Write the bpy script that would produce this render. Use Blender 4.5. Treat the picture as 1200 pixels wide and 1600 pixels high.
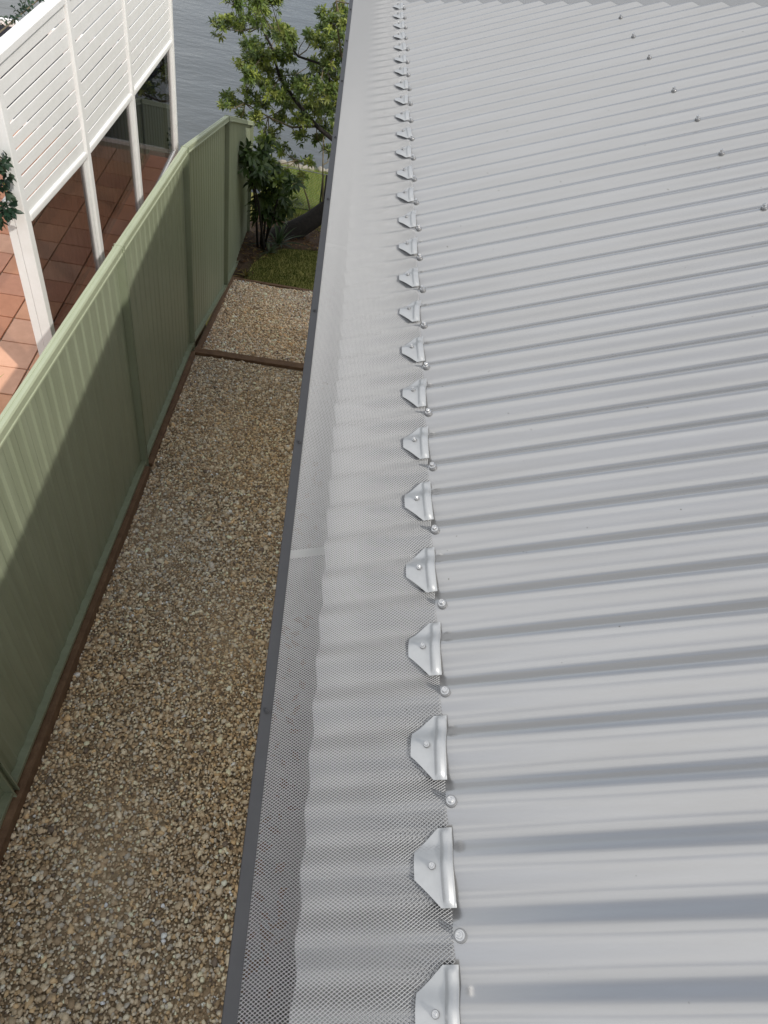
import bpy, bmesh, math, random
import numpy as np
from mathutils import Vector, Matrix

for o in list(bpy.data.objects): bpy.data.objects.remove(o)
SC = bpy.context.scene
COL = SC.collection
random.seed(7); RNG = np.random.default_rng(7)

# ------------------------------------------------------------------ camera
YAW, PITCH, ROLL = 0.21193, 0.85081, 0.28182
cp = Vector((-0.25396, -0.13556, 0.89776))
fwd = Vector((math.sin(YAW)*math.cos(PITCH), math.cos(YAW)*math.cos(PITCH), -math.sin(PITCH)))
rt = Vector((math.cos(YAW), -math.sin(YAW), 0)); up = rt.cross(fwd)
r2 = rt*math.cos(ROLL) + up*math.sin(ROLL); u2 = r2.cross(fwd)
cam = bpy.data.cameras.new('camera'); co = bpy.data.objects.new('camera', cam); COL.objects.link(co)
cam.sensor_fit = 'VERTICAL'; cam.sensor_height = 24.0; cam.lens = 1060.82/1600*24.0
cam.clip_start = 0.02; cam.clip_end = 3000
M = Matrix.Identity(4)
for i in range(3):
    M[i][0] = r2[i]; M[i][1] = u2[i]; M[i][2] = -fwd[i]; M[i][3] = cp[i]
co.matrix_world = M
SC.camera = co

# ------------------------------------------------------------------ sky and sun
L = Vector((1.21, -1.15, 1.8)).normalized()          # towards the sun
ELEV = math.asin(L.z); AZ = math.atan2(L.x, L.y)
W = bpy.data.worlds.new('World'); SC.world = W; W.use_nodes = True
nt = W.node_tree; nt.nodes.clear()
sky = nt.nodes.new('ShaderNodeTexSky'); sky.sky_type = 'NISHITA'; sky.sun_disc = False
sky.sun_elevation = ELEV; sky.sun_rotation = AZ; sky.dust_density = 2.0; sky.air_density = 1.0
tc = nt.nodes.new('ShaderNodeTexCoord')
ns = nt.nodes.new('ShaderNodeTexNoise'); ns.inputs['Scale'].default_value = 1.3; ns.inputs['Detail'].default_value = 5
rp = nt.nodes.new('ShaderNodeValToRGB'); rp.color_ramp.elements[0].position = .38; rp.color_ramp.elements[1].position = .56; rp.color_ramp.elements[0].color = (.28, .28, .28, 1)
mx = nt.nodes.new('ShaderNodeMix'); mx.data_type = 'RGBA'
mx.inputs[7].default_value = (8.0, 8.1, 8.3, 1)      # broken cloud
bg = nt.nodes.new('ShaderNodeBackground'); bg.inputs[1].default_value = 0.14
out = nt.nodes.new('ShaderNodeOutputWorld')
mpw = nt.nodes.new('ShaderNodeMapping'); mpw.inputs["Location"].default_value = (-2.160, 7.052, 0.464)
nt.links.new(tc.outputs['Generated'], mpw.inputs['Vector']); nt.links.new(mpw.outputs[0], ns.inputs['Vector']); nt.links.new(ns.outputs['Fac'], rp.inputs['Fac'])
nt.links.new(rp.outputs['Color'], mx.inputs[0]); nt.links.new(sky.outputs['Color'], mx.inputs[6])
nt.links.new(mx.outputs[2], bg.inputs[0]); nt.links.new(bg.outputs[0], out.inputs[0])
sl = bpy.data.lights.new('sun', 'SUN'); sl.energy = 3.0; sl.angle = math.radians(0.9); sl.color = (1, .95, .87)
so = bpy.data.objects.new('sun', sl); COL.objects.link(so)
so.rotation_euler = L.to_track_quat('Z', 'Y').to_euler()
SC.cycles.caustics_reflective = False; SC.cycles.sample_clamp_indirect = 1.2; SC.cycles.caustics_refractive = False
SC.view_settings.view_transform = 'Standard'; SC.view_settings.look = 'None'
SC.view_settings.exposure = 0.0; SC.view_settings.gamma = 1.0

# ------------------------------------------------------------------ helpers
def mat(name, base, rough=.6, metal=0.0, spec=.5, var=None, vscale=8, bump=0, bscale=60, coat=0, ior=None):
    m = bpy.data.materials.new(name); m.use_nodes = True; n = m.node_tree.nodes; l = m.node_tree.links
    b = n['Principled BSDF']; b.inputs['Base Color'].default_value = (*base, 1)
    b.inputs['Roughness'].default_value = rough; b.inputs['Metallic'].default_value = metal
    b.inputs['Specular IOR Level'].default_value = spec
    if coat: b.inputs['Coat Weight'].default_value = coat; b.inputs['Coat Roughness'].default_value = .15
    g = n.new('ShaderNodeNewGeometry')
    if var:
        t = n.new('ShaderNodeTexNoise'); t.inputs['Scale'].default_value = vscale; t.inputs['Detail'].default_value = 6
        t.inputs['Roughness'].default_value = .65
        c = n.new('ShaderNodeValToRGB'); c.color_ramp.elements[0].position = .3; c.color_ramp.elements[1].position = .7
        c.color_ramp.elements[0].color = (*base, 1); c.color_ramp.elements[1].color = (*var, 1)
        l.new(g.outputs['Position'], t.inputs['Vector']); l.new(t.outputs['Fac'], c.inputs['Fac']); l.new(c.outputs['Color'], b.inputs['Base Color'])
    if bump:
        t2 = n.new('ShaderNodeTexNoise'); t2.inputs['Scale'].default_value = bscale; t2.inputs['Detail'].default_value = 5
        bp = n.new('ShaderNodeBump'); bp.inputs['Strength'].default_value = bump; bp.inputs['Distance'].default_value = .01
        l.new(g.outputs['Position'], t2.inputs['Vector']); l.new(t2.outputs['Fac'], bp.inputs['Height']); l.new(bp.outputs['Normal'], b.inputs['Normal'])
    return m

def attr_mat(name, rough=.7, spec=.3, trans=0):
    m = bpy.data.materials.new(name); m.use_nodes = True; n = m.node_tree.nodes; l = m.node_tree.links
    b = n['Principled BSDF']; a = n.new('ShaderNodeAttribute'); a.attribute_name = 'Col'
    l.new(a.outputs['Color'], b.inputs['Base Color']); b.inputs['Roughness'].default_value = rough
    b.inputs['Specular IOR Level'].default_value = spec
    if trans:
        t = n.new('ShaderNodeBsdfTranslucent'); l.new(a.outputs['Color'], t.inputs['Color'])
        s = n.new('ShaderNodeMixShader'); s.inputs[0].default_value = trans
        l.new(b.outputs[0], s.inputs[1]); l.new(t.outputs[0], s.inputs[2]); l.new(s.outputs[0], n['Material Output'].inputs['Surface'])
    return m

def link(name, me, m=None, parent=None, kind=None):
    o = bpy.data.objects.new(name, me); COL.objects.link(o)
    if m is not None and me is not None and not me.materials: me.materials.append(m)
    if parent is not None: o.parent = parent
    if kind: o['kind'] = kind
    return o

def thing(name, label, cat, group=None, me=None, m=None):
    o = link(name, me, m); o['label'] = label; o['category'] = cat
    if group: o['group'] = group
    return o

def np_mesh(name, V, F, col=None, smooth=False):
    """V (n,3), F (m,k) all faces with k corners."""
    V = np.asarray(V, np.float32); F = np.asarray(F, np.int32)
    me = bpy.data.meshes.new(name); k = F.shape[1]
    me.vertices.add(len(V)); me.vertices.foreach_set('co', V.ravel())
    me.loops.add(F.size); me.loops.foreach_set('vertex_index', F.ravel())
    me.polygons.add(len(F)); me.polygons.foreach_set('loop_start', np.arange(0, F.size, k, dtype=np.int32))
    if smooth: me.polygons.foreach_set('use_smooth', np.ones(len(F), bool))
    if col is not None:
        a = me.attributes.new('Col', 'FLOAT_COLOR', 'POINT')
        c = np.ones((len(V), 4), np.float32); c[:, :3] = col; a.data.foreach_set('color', c.ravel())
    me.update(calc_edges=True); me.validate()
    return me

def pyd(name, V, F, smooth=False):
    me = bpy.data.meshes.new(name); me.from_pydata([tuple(v) for v in V], [], F); me.update()
    if smooth:
        for p in me.polygons: p.use_smooth = True
    return me

def fixn(me):
    bm = bmesh.new(); bm.from_mesh(me); bmesh.ops.recalc_face_normals(bm, faces=bm.faces); bm.to_mesh(me); bm.free(); return me

def hexa(name, P, bev=0.0):
    """8 corners: bottom loop 0-3, top loop 4-7."""
    bm = bmesh.new(); v = [bm.verts.new(p) for p in P]
    for f in ((3,2,1,0),(4,5,6,7),(0,1,5,4),(1,2,6,5),(2,3,7,6),(3,0,4,7)): bm.faces.new([v[i] for i in f])
    bmesh.ops.recalc_face_normals(bm, faces=bm.faces)
    if bev: bmesh.ops.bevel(bm, geom=list(bm.edges), offset=bev, segments=2, affect='EDGES', profile=.6)
    me = bpy.data.meshes.new(name); bm.to_mesh(me); bm.free(); return me

def box(name, x0, x1, y0, y1, z0, z1, bev=0.0):
    return hexa(name, [(x0,y0,z0),(x1,y0,z0),(x1,y1,z0),(x0,y1,z0),(x0,y0,z1),(x1,y0,z1),(x1,y1,z1),(x0,y1,z1)], bev)

def rake(name, x0, x1, y0, y1, zb0, zb1, zt0, zt1, bev=0.0):
    """box along y whose bottom and top follow a slope."""
    return hexa(name, [(x0,y0,zb0),(x1,y0,zb0),(x1,y1,zb1),(x0,y1,zb1),(x0,y0,zt0),(x1,y0,zt0),(x1,y1,zt1),(x0,y1,zt1)], bev)

def sweep_y(name, prof, ya, yb, dz=0.0, closed=True, ny=1):
    """profile [(x,z)] swept along y; dz = z shift from ya to yb."""
    V = []; n = len(prof)
    for j in range(ny+1):
        t = j/ny
        V += [(x, ya+(yb-ya)*t, z+dz*t) for x, z in prof]
    F = []
    for j in range(ny):
        for i in range(n if closed else n-1):
            k = (i+1) % n
            F.append((j*n+i, j*n+k, (j+1)*n+k, (j+1)*n+i))
    if closed:
        F.append(tuple(range(n))); F.append(tuple(range(ny*n+n-1, ny*n-1, -1)))
    return fixn(pyd(name, V, F))

def tube(pts, radii, seg=8, closed_ends=True):
    V, F = [], []; pts = [Vector(p) for p in pts]
    for i, p in enumerate(pts):
        a = pts[max(i-1, 0)]; b = pts[min(i+1, len(pts)-1)]; d = (b-a).normalized()
        h = Vector((0, 0, 1)) if abs(d.z) < .9 else Vector((1, 0, 0))
        s = d.cross(h).normalized(); t = s.cross(d)
        for k in range(seg):
            an = 2*math.pi*k/seg; V.append(p + (s*math.cos(an)+t*math.sin(an))*radii[i])
    for i in range(len(pts)-1):
        for k in range(seg):
            k2 = (k+1) % seg; F.append((i*seg+k, i*seg+k2, (i+1)*seg+k2, (i+1)*seg+k))
    if closed_ends: F.append(tuple(range(seg-1, -1, -1))); F.append(tuple(range((len(pts)-1)*seg, len(pts)*seg)))
    return V, F

# ------------------------------------------------------------------ materials
def roof_mat():
    m = mat('grey_painted_steel', (.50, .503, .506), .2, .6, .5); n = m.node_tree.nodes; l = m.node_tree.links; b = n['Principled BSDF']
    g = n.new('ShaderNodeNewGeometry'); mp = n.new('ShaderNodeMapping'); mp.inputs['Scale'].default_value = (1.2, 14, 1.2)
    l.new(g.outputs['Position'], mp.inputs['Vector'])
    t = n.new('ShaderNodeTexNoise'); t.inputs['Scale'].default_value = 1.6; t.inputs['Detail'].default_value = 7; t.inputs['Roughness'].default_value = .7
    l.new(mp.outputs[0], t.inputs['Vector'])
    c = n.new('ShaderNodeValToRGB'); c.color_ramp.elements[0].position = .35; c.color_ramp.elements[1].position = .7     # thin dust film in run-off streaks
    c.color_ramp.elements[0].color = (.368, .367, .363, 1); c.color_ramp.elements[1].color = (.402, .405, .408, 1); l.new(t.outputs['Fac'], c.inputs['Fac'])
    sp = n.new('ShaderNodeTexNoise'); sp.inputs['Scale'].default_value = 95; sp.inputs['Detail'].default_value = 1; l.new(g.outputs['Position'], sp.inputs['Vector'])
    r = n.new('ShaderNodeMapRange'); r.inputs['From Min'].default_value = .80; r.inputs['From Max'].default_value = .84; r.inputs['To Max'].default_value = .7; l.new(sp.outputs['Fac'], r.inputs['Value'])
    mi = n.new('ShaderNodeMix'); mi.data_type = 'RGBA'; mi.inputs[7].default_value = (.12, .11, .09, 1)                      # grit specks
    l.new(r.outputs['Result'], mi.inputs[0]); l.new(c.outputs['Color'], mi.inputs[6]); l.new(mi.outputs[2], b.inputs['Base Color'])
    rr = n.new('ShaderNodeMapRange'); rr.inputs['To Min'].default_value = .14; rr.inputs['To Max'].default_value = .22; l.new(t.outputs['Fac'], rr.inputs['Value']); l.new(rr.outputs['Result'], b.inputs['Roughness'])
    return m
m_roof = roof_mat()
m_alu = mat('mill_aluminium', (.39, .40, .405), .46, .5, .5, var=(.45, .46, .465), vscale=40)
m_mesh = mat('mesh_aluminium', (.375, .38, .385), .42, .3, .5)
m_screw = mat('zinc_screw', (.24, .242, .245), .36, .5)
m_trim = mat('charcoal_trim', (.034, .035, .038), .52, 0, .3, var=(.041, .042, .045), vscale=20)
m_gut = mat('gutter_steel', (.13, .133, .136), .5, 0, .5, var=(.035, .033, .030), vscale=22)
m_wall = mat('render_wall', (.55, .53, .50), .85, var=(.6, .58, .55), vscale=5, bump=.2)
def fence_mat():
    m = mat('pale_green_steel', (.25, .29, .19), .42); n = m.node_tree.nodes; l = m.node_tree.links; b = n['Principled BSDF']
    g = n.new('ShaderNodeNewGeometry'); mp = n.new('ShaderNodeMapping'); mp.inputs['Scale'].default_value = (1, 9, .7); l.new(g.outputs['Position'], mp.inputs['Vector'])
    t = n.new('ShaderNodeTexNoise'); t.inputs['Scale'].default_value = 2.2; t.inputs['Detail'].default_value = 6; t.inputs['Roughness'].default_value = .7; l.new(mp.outputs[0], t.inputs['Vector'])
    c = n.new('ShaderNodeValToRGB'); c.color_ramp.elements[0].position = .32; c.color_ramp.elements[1].position = .66
    c.color_ramp.elements[0].color = (.225, .255, .172, 1); c.color_ramp.elements[1].color = (.280, .315, .222, 1)
    l.new(t.outputs['Fac'], c.inputs['Fac']); l.new(c.outputs['Color'], b.inputs['Base Color']); return m
m_green = fence_mat()
m_greencap = mat('pale_green_rail', (.36, .40, .275), .40, 0, .5, var=(.39, .43, .30), vscale=4)
m_timber = mat('brown_timber', (.115, .062, .032), .8, var=(.20, .12, .065), vscale=14, bump=.5, bscale=90)
m_white = mat('white_paint', (.78, .78, .76), .5, var=(.84, .84, .83), vscale=9, bump=.06, bscale=120)
m_slab = mat('grout_mortar', (.36, .27, .19), .9, var=(.25, .18, .13), vscale=12)
m_bed = mat('gravel_soil', (.27, .205, .13), .95, var=(.38, .30, .20), vscale=40, bump=.5)
m_soil = mat('mulch_soil', (.06, .036, .02), .95, var=(.10, .06, .035), vscale=18, bump=.6)
m_lawn = mat('lawn_soil', (.25, .245, .05), .95, var=(.36, .32, .10), vscale=9, bump=.6)
m_bark = mat('dark_bark', (.010, .009, .008), .9, var=(.026, .021, .017), vscale=20, bump=.9, bscale=45)
m_twig = mat('olive_twig', (.12, .10, .06), .8, var=(.16, .13, .08), vscale=20)
m_darkpost = mat('dark_post', (.02, .02, .022), .6)
m_wire = mat('galvanised_wire', (.32, .33, .32), .5, .4)
m_rock = mat('shore_rock', (.20, .18, .15), .9, var=(.32, .30, .25), vscale=12, bump=.5)
m_cap = mat('shaded_grey_capping', (.30, .305, .31), .45, .2, .5, var=(.34, .345, .35), vscale=6)  # darker than the roof sheets: the capping's shade is put into its colour
m_stone = attr_mat('pebble', .75, .3)
m_leaf = attr_mat('leaf', .42, .5, .38)
m_grassb = attr_mat('grass_blade', .6, .3, .3)

def glass_mat(name, tint, rough=.02):
    m = bpy.data.materials.new(name); m.use_nodes = True; n = m.node_tree.nodes; l = m.node_tree.links; n.clear()
    o = n.new('ShaderNodeOutputMaterial'); t = n.new('ShaderNodeBsdfTransparent'); t.inputs[0].default_value = (*tint, 1)
    g = n.new('ShaderNodeBsdfGlossy'); g.inputs['Roughness'].default_value = rough
    f = n.new('ShaderNodeFresnel'); f.inputs['IOR'].default_value = 1.45
    s = n.new('ShaderNodeMixShader'); ge = n.new('ShaderNodeNewGeometry')
    iv_ = n.new('ShaderNodeMath'); iv_.operation = 'SUBTRACT'; iv_.inputs[0].default_value = 1.0; l.new(ge.outputs['Backfacing'], iv_.inputs[1])
    fm = n.new('ShaderNodeMath'); fm.operation = 'MULTIPLY'; l.new(f.outputs[0], fm.inputs[0]); l.new(iv_.outputs[0], fm.inputs[1])
    l.new(fm.outputs[0], s.inputs[0]); l.new(t.outputs[0], s.inputs[1]); l.new(g.outputs[0], s.inputs[2])
    l.new(s.outputs[0], o.inputs[0]); return m
m_glass = glass_mat('grey_tinted_glass', (.47, .46, .46))
m_glass2 = glass_mat('navy_tinted_glass', (.30, .35, .40))

def water_mat():
    m = bpy.data.materials.new('rippled_water'); m.use_nodes = True; n = m.node_tree.nodes; l = m.node_tree.links
    b = n['Principled BSDF']; b.inputs['Base Color'].default_value = (.085, .092, .092, 1); b.inputs['Roughness'].default_value = .12
    b.inputs['IOR'].default_value = 1.33
    g = n.new('ShaderNodeNewGeometry'); mp = n.new('ShaderNodeMapping'); mp.inputs['Rotation'].default_value = (0, 0, .5); mp.inputs['Scale'].default_value = (1.0, 2.2, 1)
    l.new(g.outputs['Position'], mp.inputs['Vector'])
    a = n.new('ShaderNodeTexNoise'); a.inputs['Scale'].default_value = 2.6; a.inputs['Detail'].default_value = 4; a.inputs['Roughness'].default_value = .55
    c = n.new('ShaderNodeTexNoise'); c.inputs['Scale'].default_value = .35; c.inputs['Detail'].default_value = 2
    l.new(mp.outputs[0], a.inputs['Vector']); l.new(mp.outputs[0], c.inputs['Vector'])
    ad = n.new('ShaderNodeMath'); ad.operation = 'MULTIPLY_ADD'; ad.inputs[1].default_value = 3.0
    l.new(c.outputs['Fac'], ad.inputs[0]); l.new(a.outputs['Fac'], ad.inputs[2])
    bp = n.new('ShaderNodeBump'); bp.inputs['Strength'].default_value = .36; bp.inputs['Distance'].default_value = .045
    l.new(ad.outputs[0], bp.inputs['Height']); l.new(bp.outputs['Normal'], b.inputs['Normal']); return m
m_water = water_mat()

def tile_mat(i):
    cols = [(.68, .33, .19), (.64, .29, .165), (.72, .37, .22), (.62, .30, .19), (.70, .40, .27)]
    c = cols[i]; return mat('terracotta_%d' % i, c, .55, 0, .4, var=(c[0]*.82, c[1]*.78, c[2]*.75), vscale=7, bump=.1, bscale=40)
m_tiles = [tile_mat(i) for i in range(5)]

# ------------------------------------------------------------------ ground, water
FX = -1.5                                            # fence line
def zg(y):                                           # gravel level down the side passage
    if y < 6.0: return -3.0-.16*y
    return -4.08-.27*(y-6.05)
def zl(y): return -4.88-.15*(y-8.95)                 # lawn level

ys = [-12, -3, 0, 3, 5.9]; V = []; F = []
def strip(name, rows, m, x0=-1.62, x1=14, kind='structure'):
    V = []; F = []
    for i, (y, z) in enumerate(rows): V += [(x0, y, z), (x1, y, z)]
    for i in range(len(rows)-1): F.append((2*i, 2*i+1, 2*i+3, 2*i+2))
    return link(name, pyd(name, V, F), m, kind=kind)
strip('gravel_bed', [(y, zg(y)-.012) for y in (-6, 0, 3, 5.98)]+[(6.0, zg(6.06)-.012)]+[(y, zg(y)-.012) for y in (7.5, 8.92)], m_bed, FX-.03, 4.0)
strip('lawn', [(8.97, -4.885), (10, zl(10)), (12, zl(12)), (13.5, zl(13.5)), (15.2, zl(15.2)), (15.25, -7.0)], m_lawn, FX-.03, 14)
V = [(-400, -30, -8.0), (400, -30, -8.0), (400, 700, -8.0), (-400, 700, -8.0)]
link('ground', pyd('ground', V, [(0, 1, 2, 3)]), m_soil, kind='structure')
V = [(-400, 13.0, -6.05), (400, 13.0, -6.05), (400, 700, -6.05), (-400, 700, -6.05)]
link('water', pyd('water', V, [(0, 1, 2, 3)]), m_water, kind='structure')
# unseen wooded rise added on the far shore to darken the roof's reflections
hv, hf = [], []
for i in range(90):
    x = -900+i*20; h = 30+12*math.sin(i*.31)+7*math.sin(i*.83+1)+4*math.sin(i*1.9)
    hv += [(x, 420, -7), (x, 440, h*.75), (x, 520, h), (x, 690, -7)]
for i in range(89):
    a = 4*i
    for k in range(3): hf.append((a+k, a+4+k, a+5+k, a+1+k))
link('added_far_hills', fixn(pyd('added_far_hills', hv, hf, True)), mat('added_wooded_hill', (.045, .06, .045), .95, var=(.07, .085, .06), vscale=.05), kind='structure')
# neighbour's yard beyond the patio
link('neighbouring_ground', box('neighbouring_ground', -14, FX-.06, 7.95, 13.2, -7.9, -5.6), m_lawn, kind='structure')

# ------------------------------------------------------------------ pebbles
def pebbles():
    ico = bmesh.new(); bmesh.ops.create_icosphere(ico, subdivisions=1, radius=1)
    bv = np.array([v.co[:] for v in ico.verts]); bf = np.array([[v.index for v in f.verts] for f in ico.faces]); ico.free()
    pos = []
    y = -.35
    while y < 8.9:
        s = .0135 if y < 3 else (.0148 if y < 6 else .0172)
        if not (5.90 < y < 6.08):
            xs = np.arange(FX+.055, -.06, s)
            p = np.stack([xs, np.full_like(xs, y)], 1)+RNG.uniform(-.5, .5, (len(xs), 2))*s*1.1
            pos.append(np.concatenate([p, np.full((len(xs), 1), s)], 1))
        y += s
    pos = np.concatenate(pos); n = len(pos)
    shapes = bv[None]*(1+RNG.normal(0, .16, (10, 12, 1)))
    sh = shapes[RNG.integers(0, 10, n)]
    sc = pos[:, 2:3]*np.exp(RNG.normal(0, .34, (n, 1)))*.61
    sx = sc*RNG.uniform(.8, 1.35, (n, 1)); sy = sc*RNG.uniform(.7, 1.05, (n, 1)); sz = sc*RNG.uniform(.4, .75, (n, 1))
    V = sh*np.concatenate([sx, sy, sz], 1)[:, None, :]
    a = RNG.uniform(0, 6.283, n); t = RNG.normal(0, .38, n); ca, sa, ct, st = np.cos(a), np.sin(a), np.cos(t), np.sin(t)
    y2 = V[:, :, 1]*ct[:, None]-V[:, :, 2]*st[:, None]; z2 = V[:, :, 1]*st[:, None]+V[:, :, 2]*ct[:, None]
    x3 = V[:, :, 0]*ca[:, None]-y2*sa[:, None]; y3 = V[:, :, 0]*sa[:, None]+y2*ca[:, None]
    yy = pos[:, 1]; zz = np.where(yy < 6.0, -3.0-.16*yy, -4.08-.27*(yy-6.05))
    wob = .008*np.sin(yy*3.1+pos[:, 0]*4)+.006*np.sin(pos[:, 0]*7-yy*1.7)
    V = np.stack([x3+pos[:, 0][:, None], y3+yy[:, None], z2+(zz+wob+RNG.uniform(-.004, .010, n))[:, None]], 2)
    F = bf[None]+(np.arange(n)*12)[:, None, None]
    yy_ = pos[:, 1]
    pal = np.array([(.36, .28, .18), (.50, .42, .30), (.22, .155, .09), (.36, .32, .26), (.40, .28, .15), (.28, .20, .12), (.46, .38, .27), (.62, .56, .46), (.13, .10, .075)])
    pr = np.array([.23, .10, .14, .12, .10, .14, .12, .02, .03])
    c = np.minimum(pal[RNG.choice(len(pal), n, p=pr/pr.sum())]*RNG.uniform(.85, 1.25, (n, 1))*1.62*np.where(yy_[:, None] > 6.0, np.array([[1.12, 1.08, 1.08]]), 1.0), .85)
    c = (c*.92+.08*c.mean(1, keepdims=True))*1.07
    patch = .5+.5*np.sin(pos[:, 0]*2.1+yy*1.3)*np.sin(yy*.9-pos[:, 0]*1.7)
    c = c*(1+np.array([.06, 0, -.12])*(patch[:, None]-.5)*1.5)
    me = np_mesh('gravel', V.reshape(-1, 3), F.reshape(-1, 3), np.repeat(c, 12, 0), smooth=True)
    link('gravel', me, m_stone, kind='stuff')
pebbles()

# timber edging
def sleeper(name, label, x0, x1, y0, y1, zb, zt, group=None):
    o = thing(name, label, 'timber sleeper', group, box(name, x0, x1, y0, y1, zb, zt, .006), m_timber); return o
sleeper('timber_sleeper', 'brown timber sleeper making a low step across the gravel path', FX+.02, 0.6, 5.945, 6.03, -4.3, -3.925)
sleeper('timber_sleeper', 'thin brown timber edging between the gravel and the lawn', FX+.02, 0.6, 8.93, 8.975, -5.1, -4.845)
def raked_board(label, y0, y1, z0, z1, h):
    thing('timber_sleeper', label, 'timber sleeper', None, rake('timber_sleeper', FX+.005, FX+.052, y0, y1, z0-.25, z1-.25, z0+h, z1+h, .004), m_timber)
raked_board('brown timber board under the long ribbed fence panel, holding the gravel', -.6, 3.84, zg(-.6), zg(3.84), .095)
raked_board('brown timber board under the fence panel beside the sleeper step', 3.92, 5.90, zg(3.92), zg(5.9), .06)
raked_board('brown timber board under the fence panel between step and lawn', 6.06, 8.90, zg(6.06), zg(8.9), .05)

# ------------------------------------------------------------------ boundary fence
fence = thing('boundary_fence', 'pale green ribbed steel fence stepping down beside the gravel path', 'fence'); fence.location = (FX, 0, 0)
PY = [1.03, 3.88, 6.0, 8.43, 10.95]; PT = [-1.23, -1.56, -1.82, -2.45, -3.44]; PB = [-2.99, -3.47, -3.83, -4.63, -5.34]
def part(name, me, m, parent):
    return link(name, me, m, parent)
def lerp(a, b, t): return a+(b-a)*t
XO = 0.0
PY = [-1.9]+PY; PT = [-.90]+PT; PB = [-2.52]+PB
for i in range(len(PY)):
    z1 = PT[i]+.012; zb = PB[i]-.42
    if i == 1: zb = -3.3
    # post: two back to back channels read as one H section
    P = [(-.034, -.022), (.030, -.022), (.030, -.015), (.006, -.015), (.006, .015), (.030, .015), (.030, .022), (-.034, .022), (-.034, .015), (-.006, .015), (-.006, -.015), (-.034, -.015)]
    n = len(P); y = PY[i]
    V = [(x, y+yy, zb) for x, yy in P]+[(x, y+yy, z1-.004) for x, yy in P]
    Fs = [(k, (k+1) % n, n+(k+1) % n, n+k) for k in range(n)]+[tuple(range(n-1, -1, -1)), tuple(range(n, 2*n))]
    p = part('post', fixn(pyd('post', V, Fs)), m_green, fence)
for i in range(len(PY)-1):
    y0, y1 = PY[i]+.016, PY[i+1]-.016; t0, t1, b0, b1 = PT[i], PT[i+1], PB[i], PB[i+1]
    # top rail: capped channel with a rolled lower lip
    pr = [(-.024, 0), (-.018, .008), (-.004, .008), (-.002, .005), (.002, .005), (.004, .008), (.018, .008), (.024, 0), (.024, -.036), (.028, -.040), (.028, -.050), (.021, -.050), (.019, -.036), (-.019, -.036), (-.021, -.050), (-.028, -.050), (-.028, -.040), (-.024, -.036)]
    ya, yb = PY[i]-.012 if i else PY[i], PY[i+1]-.016
    ya = PY[i]-.013; tz0 = t0-(t1-t0)/(PY[i+1]-PY[i])*.013
    me = sweep_y('top_rail', [(x, z+tz0+.012) for x, z in pr], ya, yb, t1-tz0)
    part('top_rail', me, m_greencap, fence)
    # groove bead along the rail's top
    for gx in (-.010, .008):
        pass
    br = [(-.024, -.042), (.022, -.042), (.026, 0), (.020, 0), (.018, -.006), (-.018, -.006), (-.020, 0), (-.028, 0)]
    part('bottom_rail', sweep_y('bottom_rail', [(x, z+b0) for x, z in br], y0, y1, b1-b0), m_green, fence)
    # infill sheets: trapezoid ribs, three sheets per bay
    ns_ = 3; w = (y1-y0)/ns_
    for s in range(ns_):
        a, b = y0+w*s, y0+w*(s+1)-.001
        pit = .133; k0 = math.floor(a/pit); prof = []
        kk = k0
        pts = []
        while kk*pit < b+pit:
            o_ = kk*pit
            pts += [(o_, -.012), (o_+.050, -.012), (o_+.068, -.006), (o_+.115, -.006), (o_+.133, -.012)]
            kk += 1
        def xat(yy):
            for q in range(len(pts)-1):
                if pts[q][0] <= yy <= pts[q+1][0] and pts[q+1][0] > pts[q][0]:
                    return lerp(pts[q][1], pts[q+1][1], (yy-pts[q][0])/(pts[q+1][0]-pts[q][0]))
            return -.012
        prof = [(a, xat(a))]+[p for p in pts if a < p[0] < b]+[(b, xat(b))]
        V = []
        for yy, xx in prof:
            t = (yy-PY[i])/(PY[i+1]-PY[i])
            zt, zb = lerp(t0, t1, t)-.04, lerp(b0, b1, t)-.03
            xx -= .008; V += [(xx, yy, zb), (xx, yy, zt), (xx-.0012, yy, zb), (xx-.0012, yy, zt)]
        Fs = []
        for q in range(len(prof)-1):
            A, B = 4*q, 4*q+4
            Fs += [(A, B, B+1, A+1), (A+2, A+3, B+3, B+2), (A+1, B+1, B+3, A+3), (A, A+2, B+2, B)]
        Fs += [(0, 1, 3, 2), (4*len(prof)-4, 4*len(prof)-2, 4*len(prof)-1, 4*len(prof)-3)]
        part('infill_sheet', fixn(pyd('infill_sheet', V, Fs)), m_green, fence)

# ------------------------------------------------------------------ house: roof, gutter, guard
house = thing('house', 'house with grey corrugated metal roof and mesh covered gutter along its eave', 'house')
TH = .392766; CT, ST = math.cos(TH), math.sin(TH)
PIT = .0762; AMP = .008
def onroof(u, y, h):                                  # h above the screw-head plane, along the roof normal
    return (u*CT-h*ST, y, u*ST+h*CT)
HR = -.0135                                           # mid height of the corrugation
def hroof(y): return HR+AMP*math.cos(2*math.pi*y/PIT)
UE = -.200; UT = 4.6; HIP = 3.965
def roof_normals(me):
    N = []
    for v in me.vertices:
        sl_ = AMP*2*math.pi/PIT*math.sin(2*math.pi*v.co.y/PIT); q = 1/math.sqrt(1+sl_*sl_)
        N.append((-ST*q, sl_*q, CT*q))
    top = {i for i in range(len(me.vertices)) if i % 4 < 2}
    L_ = [None]*len(me.loops)
    for p in me.polygons:
        isup = p.normal.z > .5 and all(i in top for i in p.vertices)
        for li, vi in zip(p.loop_indices, p.vertices): L_[li] = N[vi] if isup else tuple(p.normal)
    me.normals_split_custom_set(L_); return me
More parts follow.
